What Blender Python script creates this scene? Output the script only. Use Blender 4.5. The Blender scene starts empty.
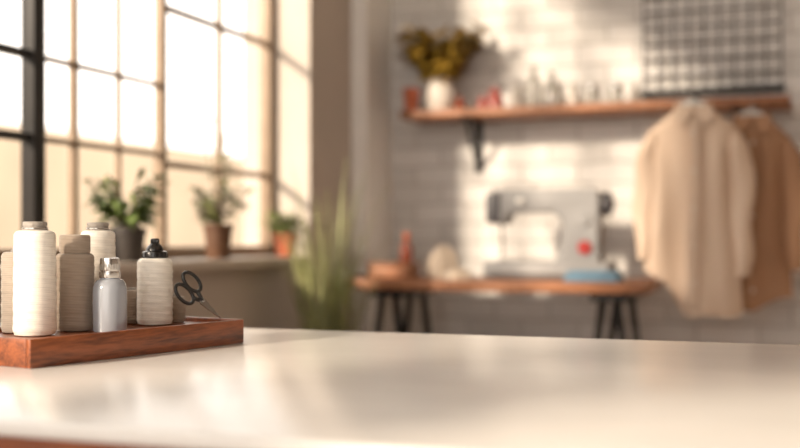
import bpy, bmesh, math, random
from mathutils import Vector, Matrix
random.seed(7)
sc=bpy.context.scene
sc.view_settings.view_transform='Standard'
sc.view_settings.look='None'

# ---------------------------------------------------------------- helpers
def lin(c):
    return tuple(((v/255)/12.92 if v/255<=.04045 else ((v/255+.055)/1.055)**2.4) for v in c)+(1,)
def newmat(name):
    m=bpy.data.materials.new(name); m.use_nodes=True
    nt=m.node_tree; return m,nt,nt.nodes,nt.links,nt.nodes['Principled BSDF']
def mat(name,c,rough=.5,metal=0,var=.12,scale=12,bump=0,bscale=60,trans=0,sss=0,coat=0,stretch=None):
    m,nt,N,L,b=newmat(name)
    tc=N.new('ShaderNodeTexCoord'); mp=N.new('ShaderNodeMapping')
    L.new(tc.outputs['Object'],mp.inputs['Vector'])
    if stretch: mp.inputs['Scale'].default_value=stretch
    nz=N.new('ShaderNodeTexNoise'); nz.inputs['Scale'].default_value=scale; nz.inputs['Detail'].default_value=5
    L.new(mp.outputs[0],nz.inputs['Vector'])
    cr=N.new('ShaderNodeValToRGB'); a=lin(c)
    cr.color_ramp.elements[0].position=.3; cr.color_ramp.elements[1].position=.7
    cr.color_ramp.elements[0].color=tuple(v*(1-var) for v in a[:3])+(1,)
    cr.color_ramp.elements[1].color=tuple(min(1,v*(1+var)) for v in a[:3])+(1,)
    L.new(nz.outputs['Fac'],cr.inputs[0]); L.new(cr.outputs[0],b.inputs['Base Color'])
    b.inputs['Roughness'].default_value=rough; b.inputs['Metallic'].default_value=metal
    if trans: b.inputs['Transmission Weight'].default_value=trans
    if coat: b.inputs['Coat Weight'].default_value=coat
    if sss:
        b.inputs['Subsurface Weight'].default_value=sss; b.inputs['Subsurface Scale'].default_value=.02
    if bump:
        n2=N.new('ShaderNodeTexNoise'); n2.inputs['Scale'].default_value=bscale
        L.new(mp.outputs[0],n2.inputs['Vector'])
        bp=N.new('ShaderNodeBump'); bp.inputs['Strength'].default_value=bump; bp.inputs['Distance'].default_value=.01
        L.new(n2.outputs['Fac'],bp.inputs['Height']); L.new(bp.outputs[0],b.inputs['Normal'])
    return m
def wood(name,c1,c2,axis='Y',rough=.4,scale=1.0,coat=.0):
    m,nt,N,L,b=newmat(name)
    tc=N.new('ShaderNodeTexCoord'); mp=N.new('ShaderNodeMapping')
    L.new(tc.outputs['Object'],mp.inputs['Vector'])
    s=[14*scale,14*scale,14*scale]; s['XYZ'.index(axis)]=1.6*scale
    mp.inputs['Scale'].default_value=s
    nz=N.new('ShaderNodeTexNoise'); nz.inputs['Scale'].default_value=2.5; nz.inputs['Detail'].default_value=8; nz.inputs['Distortion'].default_value=.6
    L.new(mp.outputs[0],nz.inputs['Vector'])
    n2=N.new('ShaderNodeTexNoise'); n2.inputs['Scale'].default_value=14; n2.inputs['Detail'].default_value=6
    L.new(mp.outputs[0],n2.inputs['Vector'])
    mx=N.new('ShaderNodeMath'); mx.operation='MULTIPLY_ADD'; mx.inputs[1].default_value=.45
    L.new(n2.outputs['Fac'],mx.inputs[0])
    m2=N.new('ShaderNodeMath'); m2.operation='MULTIPLY'; m2.inputs[1].default_value=.6
    L.new(nz.outputs['Fac'],m2.inputs[0]); L.new(m2.outputs[0],mx.inputs[2])
    cr=N.new('ShaderNodeValToRGB')
    cr.color_ramp.elements[0].position=.38; cr.color_ramp.elements[0].color=lin(c1)
    cr.color_ramp.elements[1].position=.64; cr.color_ramp.elements[1].color=lin(c2)
    L.new(mx.outputs[0],cr.inputs[0]); L.new(cr.outputs[0],b.inputs['Base Color'])
    b.inputs['Roughness'].default_value=rough; b.inputs['Coat Weight'].default_value=coat
    bp=N.new('ShaderNodeBump'); bp.inputs['Strength'].default_value=.15; bp.inputs['Distance'].default_value=.002
    L.new(mx.outputs[0],bp.inputs['Height']); L.new(bp.outputs[0],b.inputs['Normal'])
    return m
def threadmat(name,c,pitch=.0019):
    m,nt,N,L,b=newmat(name)
    tc=N.new('ShaderNodeTexCoord'); sp=N.new('ShaderNodeSeparateXYZ'); L.new(tc.outputs['Object'],sp.inputs[0])
    at=N.new('ShaderNodeMath'); at.operation='ARCTAN2'; L.new(sp.outputs['Y'],at.inputs[0]); L.new(sp.outputs['X'],at.inputs[1])
    def helix(F,k):
        a=N.new('ShaderNodeMath'); a.operation='MULTIPLY'; a.inputs[1].default_value=F; L.new(sp.outputs['Z'],a.inputs[0])
        c_=N.new('ShaderNodeMath'); c_.operation='MULTIPLY_ADD'; c_.inputs[1].default_value=k
        L.new(at.outputs[0],c_.inputs[0]); L.new(a.outputs[0],c_.inputs[2])
        s=N.new('ShaderNodeMath'); s.operation='SINE'; L.new(c_.outputs[0],s.inputs[0]); return s
    F=2*math.pi/pitch
    s1=helix(F,2); s2=helix(F*.83,-2); s3=helix(F*.37,1)
    ad=N.new('ShaderNodeMath'); ad.operation='ADD'; L.new(s1.outputs[0],ad.inputs[0]); L.new(s2.outputs[0],ad.inputs[1])
    ad2=N.new('ShaderNodeMath'); ad2.operation='MULTIPLY_ADD'; ad2.inputs[1].default_value=.35
    L.new(s3.outputs[0],ad2.inputs[0]); L.new(ad.outputs[0],ad2.inputs[2])
    mr=N.new('ShaderNodeMapRange'); mr.inputs['From Min'].default_value=-2.2; mr.inputs['From Max'].default_value=2.2
    L.new(ad2.outputs[0],mr.inputs['Value'])
    cr=N.new('ShaderNodeValToRGB'); a=lin(c)
    cr.color_ramp.elements[0].color=tuple(v*.76 for v in a[:3])+(1,); cr.color_ramp.elements[1].color=a
    cr.color_ramp.elements[1].position=.55
    L.new(mr.outputs[0],cr.inputs[0]); L.new(cr.outputs[0],b.inputs['Base Color'])
    b.inputs['Roughness'].default_value=.75; b.inputs['Sheen Weight'].default_value=.3
    bp=N.new('ShaderNodeBump'); bp.inputs['Strength'].default_value=.4; bp.inputs['Distance'].default_value=.001
    L.new(mr.outputs[0],bp.inputs['Height']); L.new(bp.outputs[0],b.inputs['Normal'])
    return m

def link(me,name,m=None,parent=None,smooth=False,loc=None):
    o=bpy.data.objects.new(name,me); sc.collection.objects.link(o)
    if m is not None: me.materials.append(m)
    if smooth:
        for p in me.polygons: p.use_smooth=True
    if loc is not None: o.location=loc
    if parent is not None: o.parent=parent
    return o
def empty(name,loc=(0,0,0),rot=0):
    o=bpy.data.objects.new(name,None); sc.collection.objects.link(o); o.location=loc; o.rotation_euler=(0,0,rot)
    o.empty_display_size=.05
    return o
def box(name,lo,hi,m,parent=None,bev=0,seg=3,rot=None):
    bm=bmesh.new(); bmesh.ops.create_cube(bm,size=1)
    c=[(a+b)/2 for a,b in zip(lo,hi)]; s=[b-a for a,b in zip(lo,hi)]
    for v in bm.verts: v.co=Vector((v.co.x*s[0],v.co.y*s[1],v.co.z*s[2]))
    if bev: bmesh.ops.bevel(bm,geom=bm.edges[:],offset=bev,segments=seg,profile=.5,affect='EDGES')
    me=bpy.data.meshes.new(name); bm.to_mesh(me); bm.free()
    o=link(me,name,m,parent,loc=c)
    if bev:
        for p in me.polygons: p.use_smooth=True
        try:
            me.set_sharp_from_angle(angle=math.radians(35))
        except Exception: pass
    if rot: o.rotation_euler=rot
    return o
def lathe(name,prof,m,parent=None,loc=(0,0,0),n=48,sharp=35,rot=None):
    vs=[];fs=[]
    k=len(prof)
    for i in range(n):
        a=2*math.pi*i/n
        for r,z in prof: vs.append((max(r,1e-5)*math.cos(a),max(r,1e-5)*math.sin(a),z))
    for i in range(n):
        j=(i+1)%n
        for q in range(k-1): fs.append((i*k+q,j*k+q,j*k+q+1,i*k+q+1))
    me=bpy.data.meshes.new(name); me.from_pydata(vs,[],fs)
    bm=bmesh.new(); bm.from_mesh(me); bmesh.ops.remove_doubles(bm,verts=bm.verts,dist=2e-5)
    bmesh.ops.recalc_face_normals(bm,faces=bm.faces); bm.to_mesh(me); bm.free()
    o=link(me,name,m,parent,True,loc)
    try: me.set_sharp_from_angle(angle=math.radians(sharp))
    except Exception: pass
    if rot: o.rotation_euler=rot
    return o
def tubedata(pts,rad,n=10,closed=False):
    pts=[Vector(p) for p in pts]; vs=[];fs=[]; K=len(pts)
    up=Vector((0.13,.27,1)).normalized()
    for i,p in enumerate(pts):
        if closed: t=pts[(i+1)%K]-pts[i-1]
        else: t=pts[min(i+1,K-1)]-pts[max(i-1,0)]
        t.normalize()
        a=t.cross(up)
        if a.length<1e-3: a=t.cross(Vector((1,0,0)))
        a.normalize(); b=t.cross(a)
        r=rad[i] if isinstance(rad,(list,tuple)) else rad
        for j in range(n):
            w=2*math.pi*j/n; vs.append(p+a*r*math.cos(w)+b*r*math.sin(w))
    for i in range(K if closed else K-1):
        i2=(i+1)%K
        for j in range(n):
            j2=(j+1)%n; fs.append((i*n+j,i*n+j2,i2*n+j2,i2*n+j))
    if not closed:
        fs.append(tuple(range(n))[::-1]); fs.append(tuple((K-1)*n+j for j in range(n)))
    return vs,fs
def tube(name,pts,rad,m,parent=None,n=10,closed=False):
    vs,fs=tubedata(pts,rad,n,closed)
    me=bpy.data.meshes.new(name); me.from_pydata([tuple(v) for v in vs],[],fs)
    return link(me,name,m,parent,True)
def prism(name,poly,y0,y1,m,parent=None,bev=.01,seg=4,loc=None):
    """polygon in XZ extruded along Y"""
    bm=bmesh.new(); a=[bm.verts.new((x,y0,z)) for x,z in poly]; b=[bm.verts.new((x,y1,z)) for x,z in poly]
    n=len(poly); f1=bm.faces.new(a); f2=bm.faces.new(b[::-1])
    for i in range(n): bm.faces.new((a[i],b[i],b[(i+1)%n],a[(i+1)%n]))
    bmesh.ops.recalc_face_normals(bm,faces=bm.faces)
    if bev:
        ed=[e for e in bm.edges if len(e.link_faces)==2 and (f1 in e.link_faces or f2 in e.link_faces)]
        bmesh.ops.bevel(bm,geom=ed,offset=bev,segments=seg,profile=.5,affect='EDGES')
    me=bpy.data.meshes.new(name); bm.to_mesh(me); bm.free()
    o=link(me,name,m,parent,True,loc)
    try: me.set_sharp_from_angle(angle=math.radians(40))
    except Exception: pass
    return o

# ---------------------------------------------------------------- materials
def brickmat():
    m,nt,N,L,b=newmat('white_painted_brick')
    tc=N.new('ShaderNodeTexCoord'); sp=N.new('ShaderNodeSeparateXYZ'); L.new(tc.outputs['Object'],sp.inputs[0])
    cb=N.new('ShaderNodeCombineXYZ'); L.new(sp.outputs['X'],cb.inputs['X']); L.new(sp.outputs['Z'],cb.inputs['Y'])
    br=N.new('ShaderNodeTexBrick'); br.inputs['Scale'].default_value=1
    br.inputs['Brick Width'].default_value=.21; br.inputs['Row Height'].default_value=.072
    br.inputs['Mortar Size'].default_value=.005; br.inputs['Mortar Smooth'].default_value=.5
    br.inputs['Color1'].default_value=lin((240,237,234)); br.inputs['Color2'].default_value=lin((224,221,217)); br.inputs['Mortar'].default_value=lin((204,200,195))
    nz0=N.new('ShaderNodeTexNoise'); nz0.inputs['Scale'].default_value=9
    L.new(tc.outputs['Object'],nz0.inputs['Vector'])
    mixv=N.new('ShaderNodeVectorMath'); mixv.operation='MULTIPLY_ADD'; mixv.inputs[1].default_value=(.02,.02,0)
    L.new(nz0.outputs['Color'],mixv.inputs[0]); L.new(cb.outputs[0],mixv.inputs[2]); L.new(mixv.outputs[0],br.inputs['Vector'])
    nz=N.new('ShaderNodeTexNoise'); nz.inputs['Scale'].default_value=3; nz.inputs['Detail'].default_value=6
    L.new(tc.outputs['Object'],nz.inputs['Vector'])
    mr=N.new('ShaderNodeMapRange'); mr.inputs['To Min'].default_value=.78; mr.inputs['To Max'].default_value=1.06; L.new(nz.outputs['Fac'],mr.inputs['Value'])
    vm=N.new('ShaderNodeVectorMath'); vm.operation='SCALE'; L.new(br.outputs['Color'],vm.inputs[0]); L.new(mr.outputs[0],vm.inputs['Scale'])
    L.new(vm.outputs[0],b.inputs['Base Color']); b.inputs['Roughness'].default_value=.7
    iv=N.new('ShaderNodeMath'); iv.operation='SUBTRACT'; iv.inputs[0].default_value=1; L.new(br.outputs['Fac'],iv.inputs[1])
    bp=N.new('ShaderNodeBump'); bp.inputs['Strength'].default_value=.6; bp.inputs['Distance'].default_value=.008
    L.new(iv.outputs[0],bp.inputs['Height']); L.new(bp.outputs[0],b.inputs['Normal'])
    return m
M_brick=brickmat()
M_plaster=mat('wall_plaster',(196,186,176),.8,var=.08,scale=3,bump=.2,bscale=18)
M_white=mat('white_paint',(248,246,243),.6,var=.02)
M_ceil=mat('ceiling_paint',(225,220,212),.8,var=.03)
M_floor=wood('floor_boards',(110,80,58),(150,115,85),'Y',.5,.6)
M_sill=mat('sill_stone',(205,194,182),.5,var=.06,scale=8)
M_iron=mat('black_iron',(30,27,26),.45,.3,var=.15)
M_bronze=mat('window_steel_glare',(144,124,104),.5,.1,var=.1)  # frame steel, colour lightened to stand in for window glare
M_top=mat('table_laminate',(232,229,225),.22,var=.06,scale=2.4,stretch=(1,2.4,1))
M_edge=wood('table_edge_wood',(112,56,28),(155,86,46),'X',.4,1)
M_tray=wood('tray_wood',(84,40,20),(160,88,48),'Y',.36,1.6,coat=.25)
M_shelf=wood('shelf_wood',(118,74,44),(170,112,74),'X',.5,.8)
M_cream=threadmat('cream_thread',(255,250,240))
M_taupe=threadmat('taupe_thread',(172,156,140),.0017)
M_greige=threadmat('greige_thread',(190,176,160),.0021)
M_plw=mat('white_plastic',(225,222,216),.35,var=.03)
M_plg=mat('grey_plastic',(160,152,144),.5,var=.08,bump=.2,bscale=400)
M_blk=mat('black_plastic',(18,17,18),.28,var=.1,coat=.3)
M_silver=mat('brushed_silver',(205,203,200),.22,1,var=.05)
M_steel=mat('scissor_steel',(190,188,186),.25,1,var=.05)
M_glassb=mat('blue_grey_glass',(182,188,198),.12,var=.04,trans=.35,coat=.5)
M_terra=mat('terracotta',(186,100,68),.7,var=.1)
M_pot=mat('dark_pot',(62,56,52),.55,var=.1)
M_potb=mat('brown_pot',(96,66,46),.6,var=.1)
M_soil=mat('soil',(50,36,26),.95,var=.3,scale=60)
M_leaf=mat('green_leaf',(108,126,66),.45,var=.35,scale=25)
M_leafd=mat('dark_green_leaf',(116,120,72),.45,var=.3,scale=25)
M_leafy=mat('olive_yellow_leaf',(152,122,46),.5,var=.45,scale=14)
M_grass=mat('grass_leaf',(150,152,104),.5,var=.3,scale=12)
M_stem=mat('plant_stem',(110,98,62),.6)
M_mach=mat('machine_enamel',(150,149,149),.4,var=.03)
M_machd=mat('machine_dark',(72,70,74),.45,var=.05)
M_red=mat('red_knob',(170,32,24),.35,var=.05)
M_shirt=mat('beige_linen',(224,200,178),.85,var=.03,scale=6)
M_shirt2=mat('tan_linen',(176,136,106),.85,var=.04,scale=6)
M_button=mat('shirt_button',(240,232,220),.3)
M_blue=mat('blue_cloth',(114,146,168),.85,var=.08,bump=.2,bscale=200)
M_cloth=mat('cream_cloth',(206,190,172),.9,var=.06)
M_amber=mat('amber_glass',(150,66,30),.15,var=.1,trans=.3,coat=.4)
M_clear=mat('clear_glass',(206,204,198),.1,var=.02,trans=.7)
M_pink=mat('rose_glass',(176,92,84),.2,var=.08,trans=.2)
M_cer=mat('white_ceramic',(226,218,208),.3,var=.03)
M_cerd=mat('grey_ceramic',(150,142,134),.4,var=.05)
M_out=mat('exterior_render',(200,180,156),.9,var=.08,scale=1)
M_gr=mat('exterior_paving',(150,138,120),.9,var=.1,scale=1)

# ---------------------------------------------------------------- room shell
XW=-1.55; XO=-1.80; YB=4.05; SILL=.84; WT=2.5
box('floor',(-1.8,-1.6,-.1),(2.6,4.25,0),M_floor)
box('ceiling',(-1.8,-1.6,2.8),(2.6,4.25,2.9),M_ceil)
box('wall_back',(-1.8,YB,0),(2.6,4.25,2.8),M_brick)
box('wall_right',(2.6,-1.6,0),(2.75,4.25,2.8),M_plaster)
box('fill_blocker_front',(.55,-1.75,0),(2.75,-1.6,2.8),M_plaster)  # partial unseen wall, added to cut fill light from behind the camera
wl=empty('wall_left')
box('lower',(XO,-1.6,0),(XW,YB,SILL-.03),M_plaster,wl)
box('upper',(XO,-1.6,WT),(XW,YB,2.8),M_plaster,wl)
box('pier_corner',(XO,3.41,SILL-.03),(XW,YB,WT),M_plaster,wl)
box('pier_near',(XO,.75,SILL-.03),(XW,1.1,WT),M_plaster,wl)
box('pier_front',(XO,-1.6,SILL-.03),(XW,-1.2,WT),M_plaster,wl)
box('trim_1',(XW,3.78,0),(-1.49,YB,2.8),M_white)
box('baseboard_back',(-1.49,YB-.02,0),(2.6,YB,.12),M_white,bev=.004)
box('trim_2',(XO+.02,1.1,SILL-.03),(XW+.04,3.41,SILL),M_sill,bev=.006)
box('trim_3',(XO+.02,-1.2,SILL-.03),(XW+.04,.75,SILL),M_sill,bev=.006)

win=empty('window_1')
PX=-1.70
def bar(n,y0,y1,z0,z1,m,d=.02,w_=None): box(n,(PX-d,y0,z0),(PX+d,y1,z1),m,w_ or win,bev=.003,seg=2)
bar('frame_bottom',1.1,3.41,SILL,SILL+.035,M_bronze)
bar('frame_top',1.1,3.41,WT-.04,WT,M_bronze)
bar('post_main',2.15,2.192,SILL,WT,M_iron,.02)
bar('post_mid',2.712,2.738,SILL,WT,M_bronze,.015)
bar('post_end',3.375,3.41,SILL,WT,M_bronze)
bar('post_near',1.1,1.14,SILL,WT,M_bronze)
for i,y in enumerate([1.45,1.80,2.325]): bar('muntin_v%d'%i,y-.009,y+.009,SILL,WT,M_bronze,.010)
bar('muntin_v8',2.513,2.524,SILL,WT,M_bronze,.008)
bar('muntin_v9',3.053,3.069,SILL,WT,M_bronze,.010)
for i,z in enumerate([1.135,1.33,1.61,1.99,2.25]):
    bar('muntin_ha%d'%i,1.1,2.15,z-.010,z+.010,M_iron,.012)
    bar('muntin_hc%d'%i,2.192,2.712,z-.006,z+.006,M_bronze,.010)
for i,z in enumerate([1.11,1.555,2.0]): bar('muntin_hb%d'%i,2.738,3.38,z-.009,z+.009,M_bronze,.010)
win2=empty('window_2')
for n_,y0,y1,z0,z1 in [('frame_bottom',-1.2,.75,SILL,SILL+.035),('frame_top',-1.2,.75,WT-.04,WT),('post_a',-1.2,-1.16,SILL,WT),('post_b',-.245,-.205,SILL,WT),('post_c',.71,.75,SILL,WT),('muntin_a',-1.16,.71,1.33,1.35),('muntin_b',-1.16,.71,1.9,1.92)]:
    bar(n_,y0,y1,z0,z1,M_bronze,.02,win2)

# exterior
box('exterior_building',(-12,3,-.5),(-9,26,2.3),M_out)
box('ground_outside',(-40,-20,-.6),(-1.85,60,-.5),M_gr)

# ---------------------------------------------------------------- front table
tb=empty('work_table')
TZ=.75
box('top_slab',(-1.40,.75,TZ-.014),(1.7,1.66,TZ),M_top,tb,bev=.004)
box('wood_core',(-1.395,.756,TZ-.055),(1.695,1.654,TZ-.0142),M_edge,tb,bev=.003)
for i,(x,y) in enumerate([(-1.33,.82),(1.62,.82),(-1.33,1.58),(1.62,1.58)]):
    box('leg_%d'%i,(x-.035,y-.035,0),(x+.035,y+.035,TZ-.0552),M_edge,tb,bev=.004)

# ---------------------------------------------------------------- tray
A=Vector((-.829,1.053)); E1=Vector((.219,.976)).normalized(); E2=Vector((-E1.y,E1.x))
ang=math.atan2(E1.y,E1.x)-math.pi/2
TL,TW,RH,FH=.374,.178,.034,.028
tray=empty('wooden_tray',(A.x,A.y,TZ),ang)    # local: +Y length, -X width
box('base',(-TW+.002,.002,0),(-.002,TL-.002,FH),M_tray,tray,bev=.0015)
box('side_front',(-.0075,0,.0),(0,TL,RH),M_tray,tray,bev=.0018)
box('side_back',(-TW,0,.0),(-TW+.0075,TL,RH),M_tray,tray,bev=.0018)
box('end_near',(-TW+.0075,0,.0),(-.0075,.0075,RH),M_tray,tray,bev=.0018)
box('end_far',(-TW+.0075,TL-.0075,.0),(-.0075,TL,RH),M_tray,tray,bev=.0018)
FZ=TZ+FH+.0003
def P(s,w,z=FZ):
    q=A+E1*s+E2*w; return Vector((q.x,q.y,z))

def thread_prof(r,h,tap=.0):
    pr=[(0,.0),(r*.7,.0),(r*.93,.0015),(r,.006)]
    n=40
    for i in range(1,n):
        t=i/n; z=.006+(h-.012)*t
        rr=r*(1-tap*t)+.0003*math.sin(t*61)+.0002*math.sin(t*23+1)
        pr.append((rr,z))
    r2=r*(1-tap)
    pr+=[(r2,h-.006),(r2*.95,h-.003),(r2*.86,h-.0008),(r2*.7,h),(r2*.3,h)]
    pr.append((0,h)); return pr
def spool(name,s,w,r,h,m,tap=0,cap=None):
    e=empty(name,P(s,w))
    lathe('thread',thread_prof(r,h,tap),m,e,n=64)
    if cap=='silver':
        lathe('core_collar',[(0,h),(.0150,h),(.0158,h+.001),(.0158,h+.004),(.0140,h+.0045),(.0140,h+.0055),(.0148,h+.006),(.0148,h+.0095),(.0136,h+.011),(.009,h+.0112),(.008,h+.008),(0,h+.008)],M_plg,e)
        lathe('core_ring',[(.0155,h+.0015),(.0163,h+.002),(.0163,h+.0032),(.0155,h+.0036)],M_silver,e)
    elif cap=='plug':
        lathe('core_plug',[(0,h),(.019,h),(.0198,h+.002),(.0198,h+.021),(.0185,h+.0235),(.016,h+.024),(.008,h+.024),(.007,h+.018),(0,h+.018)],M_taupe,e)
    elif cap=='flat':
        lathe('core_tube',[(0,h),(.009,h),(.009,h+.003),(.006,h+.003),(.006,h+.001),(0,h+.001)],M_plg,e)
    elif cap=='spray':
        lathe('collar',[(0,h),(.0168,h),(.0176,h+.001),(.0176,h+.007),(.0168,h+.009),(.013,h+.0105),(0,h+.0105)],M_blk,e)
        for k in range(20):
            a=2*math.pi*k/20
            box('rib_%d'%k,(-.0006+.0174*math.cos(a),-.0006+.0174*math.sin(a),h+.0012),(.0006+.0174*math.cos(a),.0006+.0174*math.sin(a),h+.0068),M_blk,e)
        lathe('pump_dome',[(0,h+.010),(.0125,h+.010),(.0118,h+.014),(.0088,h+.018),(.0062,h+.0205),(0,h+.0205)],M_blk,e)
        lathe('nozzle',[(0,h+.020),(.0055,h+.020),(.0062,h+.0215),(.0062,h+.026),(.005,h+.0275),(0,h+.0278)],M_blk,e)
        tube('spout',[(0,0,h+.0235),(.006,-.004,h+.0236),(.0095,-.0062,h+.0230)],.0018,M_blk,e)
    return e
spool('cream_thread_spool',.082,.0917,.0262,.131,M_cream,.04,'silver')
spool('greige_thread_spool',.097,.1427,.0205,.104,M_greige,0,'flat')
spool('taupe_thread_spool',.157,.1043,.0252,.102,M_taupe,.02,'plug')
spool('cream_thread_spool',.222,.1325,.0242,.132,M_cream,.04,'silver')
spool('taupe_thread_spool',.2814,.1323,.0175,.048,M_taupe,0,'flat')
spool('taupe_thread_spool',.3297,.0937,.0165,.038,M_taupe,0,'flat')
spool('black_capped_thread_spool',.2857,.0877,.0248,.0935,M_cream,.02,'spray')

# atomiser bottle
at=empty('glass_atomiser_bottle',P(.1676,.0504))
lathe('body',[(0,0),(.019,0),(.0212,.0015),(.0218,.005),(.0218,.052),(.0214,.058),(.0198,.0635),(.0165,.0675),(.0125,.0690),(.0125,.071),(0,.071)],M_glassb,at,n=64)
lathe('collar',[(0,.0702),(.0132,.0702),(.0136,.071),(.0136,.0775),(.0130,.078),(.0118,.0782),(.0118,.0792),(0,.0792)],M_silver,at)
lathe('cap',[(0,.079),(.0122,.079),(.0126,.0797),(.0126,.0935),(.0120,.0955),(.010,.0962),(0,.0962)],M_silver,at)
for k in range(28):
    a=2*math.pi*k/28
    box('knurl_%d'%k,(.0125*math.cos(a)-.0005,.0125*math.sin(a)-.0005,.0805),(.0125*math.cos(a)+.0005,.0125*math.sin(a)+.0005,.088),M_silver,at)

# scissors
scz=empty('embroidery_scissors')
T=P(.345,.018,TZ+.036); C=P(.3000,.0370,TZ+.0800)
ax=(C-T).normalized()
fw=Vector((-.3387,.9409,0)); side0=ax.cross(fw).normalized(); nrm0=ax.cross(side0).normalized()
th=math.radians(48)
side=side0*math.cos(th)+nrm0*math.sin(th); nrm=ax.cross(side).normalized()
def loc3(a,s_,n_=0): return T+ax*a+side*s_+nrm*n_
Ln=(C-T).length
for sg,nm in ((1,'a'),(-1,'b')):
    bm=bmesh.new()
    out=[(0,0.0),(.010,.0028*sg),(Ln*.58,.0062*sg),(Ln*.64,.0052*sg),(Ln*.64,-.0028*sg),(Ln*.3,-.0018*sg)]
    off=.0007*sg
    a=[bm.verts.new(loc3(x,y,off-.0006)) for x,y in out]; b=[bm.verts.new(loc3(x,y,off+.0006)) for x,y in out]
    bm.faces.new(a); bm.faces.new(b[::-1])
    for i in range(len(out)): bm.faces.new((a[i],b[i],b[(i+1)%len(out)],a[(i+1)%len(out)]))
    bmesh.ops.recalc_face_normals(bm,faces=bm.faces)
    me=bpy.data.meshes.new('blade_'+nm); bm.to_mesh(me); bm.free(); link(me,'blade_'+nm,M_steel,scz)
    hs=-sg
    rc_a=Ln+.001; rc_s=.0115*hs
    tube('shank_'+nm,[loc3(Ln*.58,0,off),loc3(Ln*.70,.0035*hs,off),loc3(Ln*.80,.006*hs,off)],[.0026,.003,.0032],M_blk,scz)
    ra,rs=.0168,.0108
    ring=[loc3(rc_a+ra*math.cos(t)+ .0,rc_s+rs*math.sin(t),off) for t in [2*math.pi*k/32 for k in range(32)]]
    tube('finger_loop_'+nm,ring,.0026,M_blk,scz,closed=True)
sc1=tube('pivot_screw',[loc3(Ln*.58,0,-.0026),loc3(Ln*.58,0,.0026)],.0022,M_steel,scz)

# ---------------------------------------------------------------- sewing bench
bz=.763
bench=empty('sewing_bench')
box('board',(-1.49+.002,3.44,bz-.035),(-.435,3.775,bz),M_shelf,bench,bev=.004)
box('board_rear',(-1.488,3.776,bz-.035),(-.435,3.86,bz),M_shelf,bench,bev=.004)
def trestle(cx,tag):
    for k,y in enumerate((3.50,3.79)):
        tube('leg_%s%da'%(tag,k),[(cx-.02,y,bz-.036),(cx-.115,y,.0)],.013,M_iron,bench)
        tube('leg_%s%db'%(tag,k),[(cx+.02,y,bz-.036),(cx+.115,y,.0)],.013,M_iron,bench)
        tube('tie_%s%d'%(tag,k),[(cx-.07,y,.35),(cx+.07,y,.35)],.008,M_iron,bench)
    box('cap_'+tag,(cx-.06,3.47,bz-.06),(cx+.06,3.83,bz-.036),M_iron,bench,bev=.003)
    tube('cross_'+tag,[(cx-.07,3.5,.35),(cx-.07,3.79,.35)],.008,M_iron,bench)
trestle(-1.30,'a'); trestle(-.56,'b')

sm=empty('sewing_machine',(-.795,3.71,bz))
box('bed',(-.215,-.09,.006),(.215,.09,.058),M_mach,sm,bev=.014,seg=4)
box('foot_plate',(-.205,-.08,0),(.205,.08,.008),M_machd,sm,bev=.002)
def arc(cx,cz,r,a0,a1,n=8): return [(cx+r*math.cos(math.radians(a0+(a1-a0)*i/n)),cz+r*math.sin(math.radians(a0+(a1-a0)*i/n))) for i in range(n+1)]
poly=[(.175,.05)]
poly+=[(.172,.16)]+arc(.145,.27,.03,0,90)
poly+=arc(-.175,.275,.025,90,180)
poly+=[(-.205,.20)]+arc(-.19,.196,.012,180,270,4)+arc(-.152,.196,.012,270,360,4)
poly+=[(-.138,.215)]+[(-.12,.222)]
poly+=arc(.005,.177,.045,90,0,8)
poly+=[(.046,.12),(.03,.07),(.02,.05)]
prism('arm_body',poly,-.058,.058,M_mach,sm,bev=.010)
box('face_plate',(-.216,-.045,.196),(-.199,.045,.285),M_machd,sm,bev=.008)
box('head_front_plate',(-.206,-.064,.188),(-.160,-.055,.29),M_machd,sm,bev=.004)
lathe('handwheel',[(0,0),(.030,0),(.038,.004),(.040,.010),(.040,.026),(.036,.032),(.018,.034),(.016,.040),(0,.040)],M_machd,sm,loc=(.174,0,.25),rot=(0,math.pi/2,0))
lathe('red_dial',[(0,0),(.023,0),(.023,.010),(.019,.014),(0,.014)],M_red,sm,loc=(.128,-.056,.105),rot=(math.pi/2,0,0))
lathe('stitch_dial',[(0,0),(.020,0),(.020,.010),(.017,.013),(0,.013)],M_mach,sm,loc=(.125,-.056,.195),rot=(math.pi/2,0,0))
lathe('tension_dial',[(0,0),(.012,0),(.012,.012),(0,.013)],M_plw,sm,loc=(-.09,-.056,.262),rot=(math.pi/2,0,0))
tube('needle_bar',[(-.17,0,.19),(-.17,0,.125)],.004,M_steel,sm)
tube('needle',[(-.17,0,.126),(-.17,0,.062)],.0012,M_steel,sm)
tube('presser_bar',[(-.17,.018,.19),(-.17,.018,.075)],.0035,M_steel,sm)
box('presser_foot',(-.182,-.02,.060),(-.158,.026,.066),M_steel,sm,bev=.001)
box('needle_plate',(-.205,-.05,.0575),(-.12,.05,.0595),M_steel,sm,bev=.0005)
tube('spool_pin',[(.06,0,.298),(.06,0,.325)],.003,M_plw,sm)
tube('thread_guide',[(-.06,0,.298),(-.06,0,.312),(-.05,0,.312)],.002,M_steel,sm)

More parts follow.
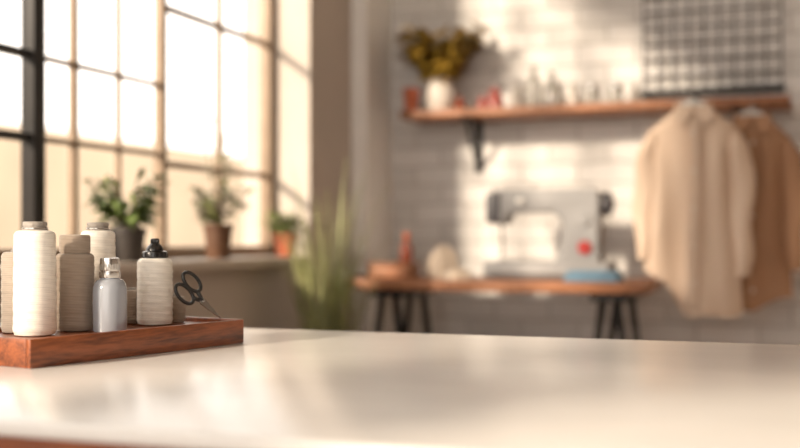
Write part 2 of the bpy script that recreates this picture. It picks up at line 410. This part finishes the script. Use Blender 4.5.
fc=empty('folded_blue_cloth')
for k in range(3):
    box('fold_%d'%k,(-.70+.004*k,3.452+.003*k,bz+.011*k),(-.525-.003*k,3.58-.002*k,bz+.011*(k+1)),M_blue,fc,bev=.005)
wb=empty('wooden_sewing_box')
box('case',(-1.40,3.56,bz),(-1.25,3.68,bz+.04),M_shelf,wb,bev=.004)
box('lid',(-1.404,3.556,bz+.0402),(-1.246,3.684,bz+.052),M_shelf,wb,bev=.004)
bt=empty('amber_bottle',(-1.275,3.61,bz+.052))
lathe('body',[(0,0),(.018,0),(.021,.003),(.021,.05),(.017,.062),(.009,.07),(.009,.085),(0,.085)],M_amber,bt)
lathe('cap',[(0,.083),(.011,.083),(.011,.102),(.009,.104),(0,.104)],M_terra,bt)
def cloth_mound(name,loc,rx,ry,h,m):
    vs=[];fs=[];NR=14;NA=40
    for i in range(NR+1):
        t=i/NR
        for j in range(NA):
            a=2*math.pi*j/NA
            rr=t*(1+.10*math.sin(a*5+t*3)+.05*math.sin(a*11))
            z=h*(max(0,1-t**2.6))**.7*(1+.1*math.sin(a*4+2)*t)+.012*math.sin(a*7+t*9)*t*(1-t)
            vs.append((rx*rr*math.cos(a),ry*rr*math.sin(a),max(0,z)))
    for i in range(NR):
        for j in range(NA):
            k=(j+1)%NA; fs.append((i*NA+j,(i+1)*NA+j,(i+1)*NA+k,i*NA+k))
    me=bpy.data.meshes.new(name); me.from_pydata(vs,[],fs); return link(me,name,m,None,True,loc)
cloth_mound('cream_fabric_bundle',(-1.17,3.70,bz),.060,.065,.11,M_cloth)
cloth_mound('cream_fabric_bundle',(-1.075,3.55,bz),.05,.05,.035,M_cloth)

# ---------------------------------------------------------------- shelf
sh=empty('wall_shelf')
SZ=1.337
box('board',(-1.38,3.83,SZ),(-.03,YB-.001,SZ+.028),M_shelf,sh,bev=.003)
def bracket(x,tag):
    box('upright_'+tag,(x-.014,YB-.012,SZ-.19),(x+.014,YB-.001,SZ-.0005),M_iron,sh,bev=.002)
    box('top_'+tag,(x-.014,3.86,SZ-.010),(x+.014,YB-.012,SZ-.0005),M_iron,sh,bev=.002)
    pts=[(x,YB-.014-.145*k/6,SZ-.165+.157*(k/6)**1.2) for k in range(7)]
    tube('brace_'+tag,pts,.007,M_iron,sh)
bracket(-1.14,'a'); bracket(-.20,'b')
ST=SZ+.028

def foliage(name,center,parent,n,L,spread,up,m,lw=.3,stems=14,seed=1,droop=.0,xmin=None):
    R=random.Random(seed); vs=[];fs=[]
    sv=[];sf=[]
    for k in range(stems):
        a=R.uniform(0,2*math.pi); out=R.uniform(.15,1)*spread; H=up*R.uniform(.55,1.05)
        pts=[]
        for q in range(7):
            t=q/6; pts.append(Vector((math.cos(a)*out*t**1.3,math.sin(a)*out*t**1.3,H*(t-droop*t*t))))
        d,f=tubedata(pts,.0016,5); b0=len(sv); sv+=d; sf+=[tuple(i+b0 for i in g) for g in f]
        for q in range(n):
            t=R.uniform(.2,1); i=min(5,int(t*6)); base=pts[i].lerp(pts[i+1],t*6-i)
            dr=Vector((math.cos(a)+R.uniform(-1.2,1.2),math.sin(a)+R.uniform(-1.2,1.2),R.uniform(-.3,1.1))).normalized()
            l=L*R.uniform(.6,1.15); w=l*lw
            sd=dr.cross(Vector((R.uniform(-.4,.4),R.uniform(-.4,.4),1))).normalized(); nn=dr.cross(sd)
            b0=len(vs)
            prof=[(0,.05),(.25,.75),(.5,1),(.75,.7),(1,0.03)]
            for tt,ww in prof:
                c=base+dr*l*tt-Vector((0,0,1))*l*.35*tt*tt
                vs+= [c-sd*w*ww*.5+nn*w*.12*ww, c, c+sd*w*ww*.5+nn*w*.12*ww]
            for z in range(4):
                o=b0+z*3; fs+=[(o,o+1,o+4,o+3),(o+1,o+2,o+5,o+4)]
    if xmin is not None:
        for v in vs+sv:
            if v.x<xmin: v.x=xmin+(v.x-xmin)*.08
    me=bpy.data.meshes.new(name); me.from_pydata([tuple(v) for v in vs],[],fs); link(me,name,m,parent,True,center)
    me=bpy.data.meshes.new(name+'_stems'); me.from_pydata([tuple(v) for v in sv],[],sf); link(me,name+'_stems',M_stem,parent,True,center)
def pot(parent,r,h,m,neck=None):
    lathe('pot',[(0,0),(r*.74,0),(r*.78,.003),(r*.95,h*.8),(r,h*.82),(r*1.03,h*.84),(r*1.03,h),(r*.93,h),(r*.90,h*.86),(0,h*.86)],m,parent)
    lathe('soil',[(0,h*.87),(r*.9,h*.87)],M_soil,parent)

sp_=empty('potted_shelf_plant',(-1.255,3.93,ST))
lathe('pot',[(0,0),(.038,0),(.050,.02),(.056,.06),(.050,.095),(.040,.115),(.042,.125),(.036,.125),(.034,.112),(0,.11)],M_cer,sp_)
foliage('leaves',(0,0,.11),sp_,24,.06,.17,.20,M_leafy,.55,46,3)
tp=empty('terracotta_pot',(-1.347,3.865,ST)); pot(tp,.030,.085,M_terra)
b1=empty('amber_bottle',(-1.165,3.88,ST))
lathe('body',[(0,0),(.014,0),(.016,.003),(.016,.03),(.008,.04),(.008,.05),(0,.05)],M_amber,b1)
def jar_(x,y,k=1):
    j=empty('rose_glass_jar',(x,y,ST)); j.scale=(k,k,k)
    lathe('body',[(0,0),(.025,0),(.030,.004),(.030,.04),(.022,.052),(.022,.056),(0,.056)],M_pink,j); lathe('lid',[(0,.056),(.024,.056),(.024,.07),(.008,.073),(.008,.085),(0,.087)],M_pink,j)
jar_(-1.04,3.91); jar_(-1.10,3.96,.7)
def bottle(x,y,r,h,m,nm='glass_bottle'):
    e=empty(nm,(x,y,ST)); lathe('body',[(0,0),(r*.9,0),(r,.004),(r,h*.55),(r*.8,h*.66),(r*.38,h*.76),(r*.36,h*.94),(r*.46,h*.95),(r*.46,h),(0,h)],m,e)
bottle(-.90,3.92,.027,.155,M_clear); bottle(-.835,3.93,.03,.13,M_clear); bottle(-.965,3.95,.024,.10,M_cerd,'ceramic_bottle'); bottle(-.765,3.95,.024,.09,M_cer,'ceramic_bottle')
def gjar(x):
    jr=empty('glass_jar',(x,3.92,ST)); lathe('body',[(0,0),(.026,0),(.028,.003),(.028,.05),(.024,.058),(0,.058)],M_clear,jr); lathe('lid',[(0,.0585),(.026,.0585),(.026,.070),(0,.071)],M_silver,jr)
gjar(-.69); gjar(-.61); bottle(-.545,3.95,.02,.075,M_cerd,'ceramic_bottle')

wg=empty('wire_grid_panel')
gx0,gx1,gz0,gz1=-.525,-.06,1.415,2.10
for k in range(10):
    x=gx0+(gx1-gx0)*k/9; tube('wire_v%d'%k,[(x,YB-.02,gz0),(x,YB-.02,gz1)],.0032,M_iron,wg,6)
for k in range(13):
    z=gz0+(gz1-gz0)*k/12; tube('wire_h%d'%k,[(gx0,YB-.017,z),(gx1,YB-.017,z)],.0032,M_iron,wg,6)
box('rail_bottom',(gx0-.01,YB-.03,gz0-.012),(gx1+.01,YB-.001,gz0+.012),M_iron,wg,bev=.003)
box('rail_top',(gx0-.01,YB-.03,gz1-.008),(gx1+.01,YB-.001,gz1+.008),M_iron,wg,bev=.003)

# ---------------------------------------------------------------- shirts
def shirt(cx,cy,ztop,W,H,m,seed,yaw=0,lift=.0):
    e=empty('hanging_shirt',(cx,cy,ztop),yaw)
    R=random.Random(seed); NV=60; NU=120
    ph=[R.uniform(0,6) for _ in range(6)]
    def sm_(x): x=max(0,min(1,x)); return x*x*(3-2*x)
    vs=[];fs=[]
    for i in range(NV+1):
        t=i/NV
        if t<.13: hw=.045+(W-.045)*(t/.13)**.95
        else: hw=W*(1-.09*math.sin(min(1,(t-.13)/.3)*math.pi*.5)+.12*max(0,(t-.35)/.65))
        dp=.026+.014*min(1,t/.2)
        for j_ in range(NU):
            a=2*math.pi*j_/NU; c=math.cos(a); s=math.sin(a)
            x=hw*math.copysign(abs(c)**.75,c); y=dp*math.copysign(abs(s)**.8,s)
            f=min(1,t/.25)
            y+=f*(.011*math.sin(x*34+ph[0]+2*t)+.005*math.sin(x*61+ph[1]-3*t)+.007*math.sin(x*19+t*7+ph[2]))*(1 if s<0 else .7)
            y=max(-.06,min(.06,y))
            z=-H*t - .03*(1-abs(x)/W)*max(0,(t-.7)/.3) + .012*math.sin(x*30+ph[3])*t*t
            z+=lift*sm_((-x-.01)/.09)*sm_((t-.35)/.65)
            vs.append((x,y,z))
    for i in range(NV):
        for j_ in range(NU):
            k=(j_+1)%NU; fs.append((i*NU+j_,i*NU+k,(i+1)*NU+k,(i+1)*NU+j_))
    me=bpy.data.meshes.new('body'); me.from_pydata(vs,[],fs); link(me,'body',m,e,True)
    for sg in (-1,1):
        vs=[];fs=[];NS=30;NA=28
        LS=H*(.62 if sg<0 else .70)
        for i in range(NS+1):
            t=i/NS
            cxx=sg*(W*.84+.022*min(1,t*4)+.004*t); z=-.085-t*LS
            rx=.034*(1-.22*t)+.006*math.sin(t*3.14); ry=.034*(1-.2*t)
            if t>.9: rx*=.86; ry*=.86
            if t<.1: rx*=.45+5.5*t; ry*=.5+5*t
            for j_ in range(NA):
                a=2*math.pi*j_/NA; w=1+.10*math.sin(3*a+t*7+ph[4])+.04*math.sin(7*a+ph[5]+5*t)
                vs.append((cxx+rx*w*math.cos(a)+.004*math.sin(t*14+ph[2]),ry*w*math.sin(a)-.012,z))
        for i in range(NS):
            for j_ in range(NA):
                k=(j_+1)%NA; fs.append((i*NA+j_,i*NA+k,(i+1)*NA+k,(i+1)*NA+j_))
        fs.append(tuple(range(NA)))
        me=bpy.data.meshes.new('sleeve'); me.from_pydata(vs,[],fs); link(me,'sleeve_'+('l' if sg<0 else 'r'),m,e,True)
    ring=[(.050*math.cos(a),.028*math.sin(a)-.004,.004-.018*(math.sin(a)<0)*abs(math.sin(a))) for a in [2*math.pi*k/28 for k in range(28)]]
    tube('collar_stand',ring,.008,m,e,8,True)
    for sg in (-1,1):
        vs=[(sg*.003,-.043,-.022),(sg*.052,-.030,.006),(sg*.066,-.046,-.035),(sg*.035,-.056,-.070)]
        vs+= [(x,y+.004,z) for x,y,z in vs]
        me=bpy.data.meshes.new('collar_flap'); me.from_pydata(vs,[],[(0,1,2,3),(7,6,5,4),(0,4,5,1),(1,5,6,2),(2,6,7,3),(3,7,4,0)]); link(me,'collar_flap_'+('l' if sg<0 else 'r'),m,e)
    pts=[(.004*math.sin(q*.5),-.058,-.05-(H-.07)*q/12) for q in range(13)]
    vs=[];fs=[]
    for q,(x,y,z) in enumerate(pts): vs+=[(x-.014,y,z),(x+.014,y,z),(x+.014,y+.02,z),(x-.014,y+.02,z)]
    for q in range(12):
        for r_ in range(4): fs.append((q*4+r_,q*4+(r_+1)%4,q*4+4+(r_+1)%4,q*4+4+r_))
    me=bpy.data.meshes.new('placket'); me.from_pydata(vs,[],fs); link(me,'placket',m,e)
    for q in range(5): lathe('button_%d'%q,[(0,0),(.005,0),(.005,.002),(0,.003)],M_button,e,loc=(0,-.058,-.09-q*.12),rot=(math.pi/2,0,0),n=12)
    tube('hanger_bar',[(-W*.80,0,-.085*1.0),(-W*.4,0,-.035),(-.03,0,.006),(0,0,.014),(.03,0,.006),(W*.4,0,-.035),(W*.8,0,-.085)],[.006,.008,.010,.011,.010,.008,.006],M_plw,e)
    hk=[(0,0,.012),(0,0,.03)]+[(.0,.022-.022*math.cos(t),.030+.022*math.sin(t)) for t in [math.pi*k/10 for k in range(1,10)]]
    tube('hanger_hook',hk,.0028,M_steel,e)
    return e
YAW=math.radians(6)
s1=shirt(-.325,3.70,1.325,.150,.66,M_shirt,4,YAW,.12)
shirt(-.150,3.83,1.300,.125,.60,M_shirt2,9,YAW)
def tolocal(p):
    return Matrix.Rotation(-YAW,3,'Z')@(Vector(p)-Vector((-.325,3.70,1.325)))
tube('peg',[tolocal((-.327,3.829,1.362)),tolocal((-.327,3.70,1.362))],.005,M_iron,s1)
tube('peg_collar',[tolocal((-.327,3.829,1.362)),tolocal((-.327,3.822,1.362))],.012,M_iron,s1)

# ---------------------------------------------------------------- window sill plants
def sillplant(name,y,r,h,m,lm,seed,spread,up,L=.05,n=12,stems=20,x=-1.58,lw=.4):
    e=empty(name,(x,y,SILL)); pot(e,r,h,m); foliage('leaves',(0,0,h*.85),e,n,L,spread,up,lm,lw,stems,seed,xmin=-.075)
    return e
sillplant('potted_window_plant',2.38,.046,.085,M_pot,M_leaf,11,.13,.15,.065,9,20)
e=sillplant('potted_window_plant',2.84,.042,.10,M_potb,M_leafd,12,.09,.12,.05,8,16)
foliage('tall_sprig',(0,0,.08),e,7,.05,.07,.38,M_leafd,.35,6,31,xmin=-.075)
sillplant('potted_succulent',3.29,.038,.075,M_terra,M_leaf,13,.07,.08,.05,8,16)

gp=empty('potted_tall_grass',(-1.36,3.12,0))
lathe('pot',[(0,0),(.10,0),(.105,.01),(.135,.42),(.14,.44),(.14,.46),(.128,.46),(.125,.42),(0,.42)],M_pot,gp)
R=random.Random(5); vs=[];fs=[]
for k in range(170):
    a=R.uniform(0,2*math.pi); o=R.uniform(.02,.18); H=R.uniform(.35,.72)*(1 if R.random()<.8 else 1.15); dr=R.uniform(.0,.35); w=R.uniform(.0024,.0046)
    r0=R.uniform(0,.08); b0=len(vs); sd=Vector((-math.sin(a),math.cos(a),0))
    for q in range(9):
        t=q/8; rr=r0+o*t**1.8
        x=math.cos(a)*rr; y=math.sin(a)*rr
        if x<-.14: x=-.14
        c=Vector((x,y,.42+H*(t-dr*t**3)))
        ww=w*(1-t**2)+.0005; vs+=[c-sd*ww,c+sd*ww]
    for q in range(8): o_=b0+q*2; fs.append((o_,o_+1,o_+3,o_+2))
me=bpy.data.meshes.new('blades'); me.from_pydata([tuple(v) for v in vs],[],fs); link(me,'grass_blades',M_grass,gp,True)

# ---------------------------------------------------------------- lights
w=bpy.data.worlds.new('World'); sc.world=w; w.use_nodes=True
bg=w.node_tree.nodes['Background']; bg.inputs[0].default_value=(1,.925,.84,1); bg.inputs[1].default_value=2.75
sd=bpy.data.lights.new('sun','SUN'); sd.energy=6.2; sd.angle=math.radians(4); sd.color=(1,.83,.64)
so=bpy.data.objects.new('sun',sd); sc.collection.objects.link(so)
d=Vector((.46,.86,-.34)); so.rotation_euler=d.to_track_quat('-Z','Y').to_euler(); so.location=(-6,-6,6)

# ---------------------------------------------------------------- camera
cd=bpy.data.cameras.new('camera'); cam=bpy.data.objects.new('camera',cd); sc.collection.objects.link(cam)
cam.location=(0,0,.9); cam.rotation_euler=(math.pi/2,0,math.atan(.36))
cd.lens=50; cd.sensor_width=36; cd.shift_y=.0175
cd.dof.use_dof=True; cd.dof.focus_distance=1.45; cd.dof.aperture_fstop=2.2
cd.clip_start=.05
sc.camera=cam
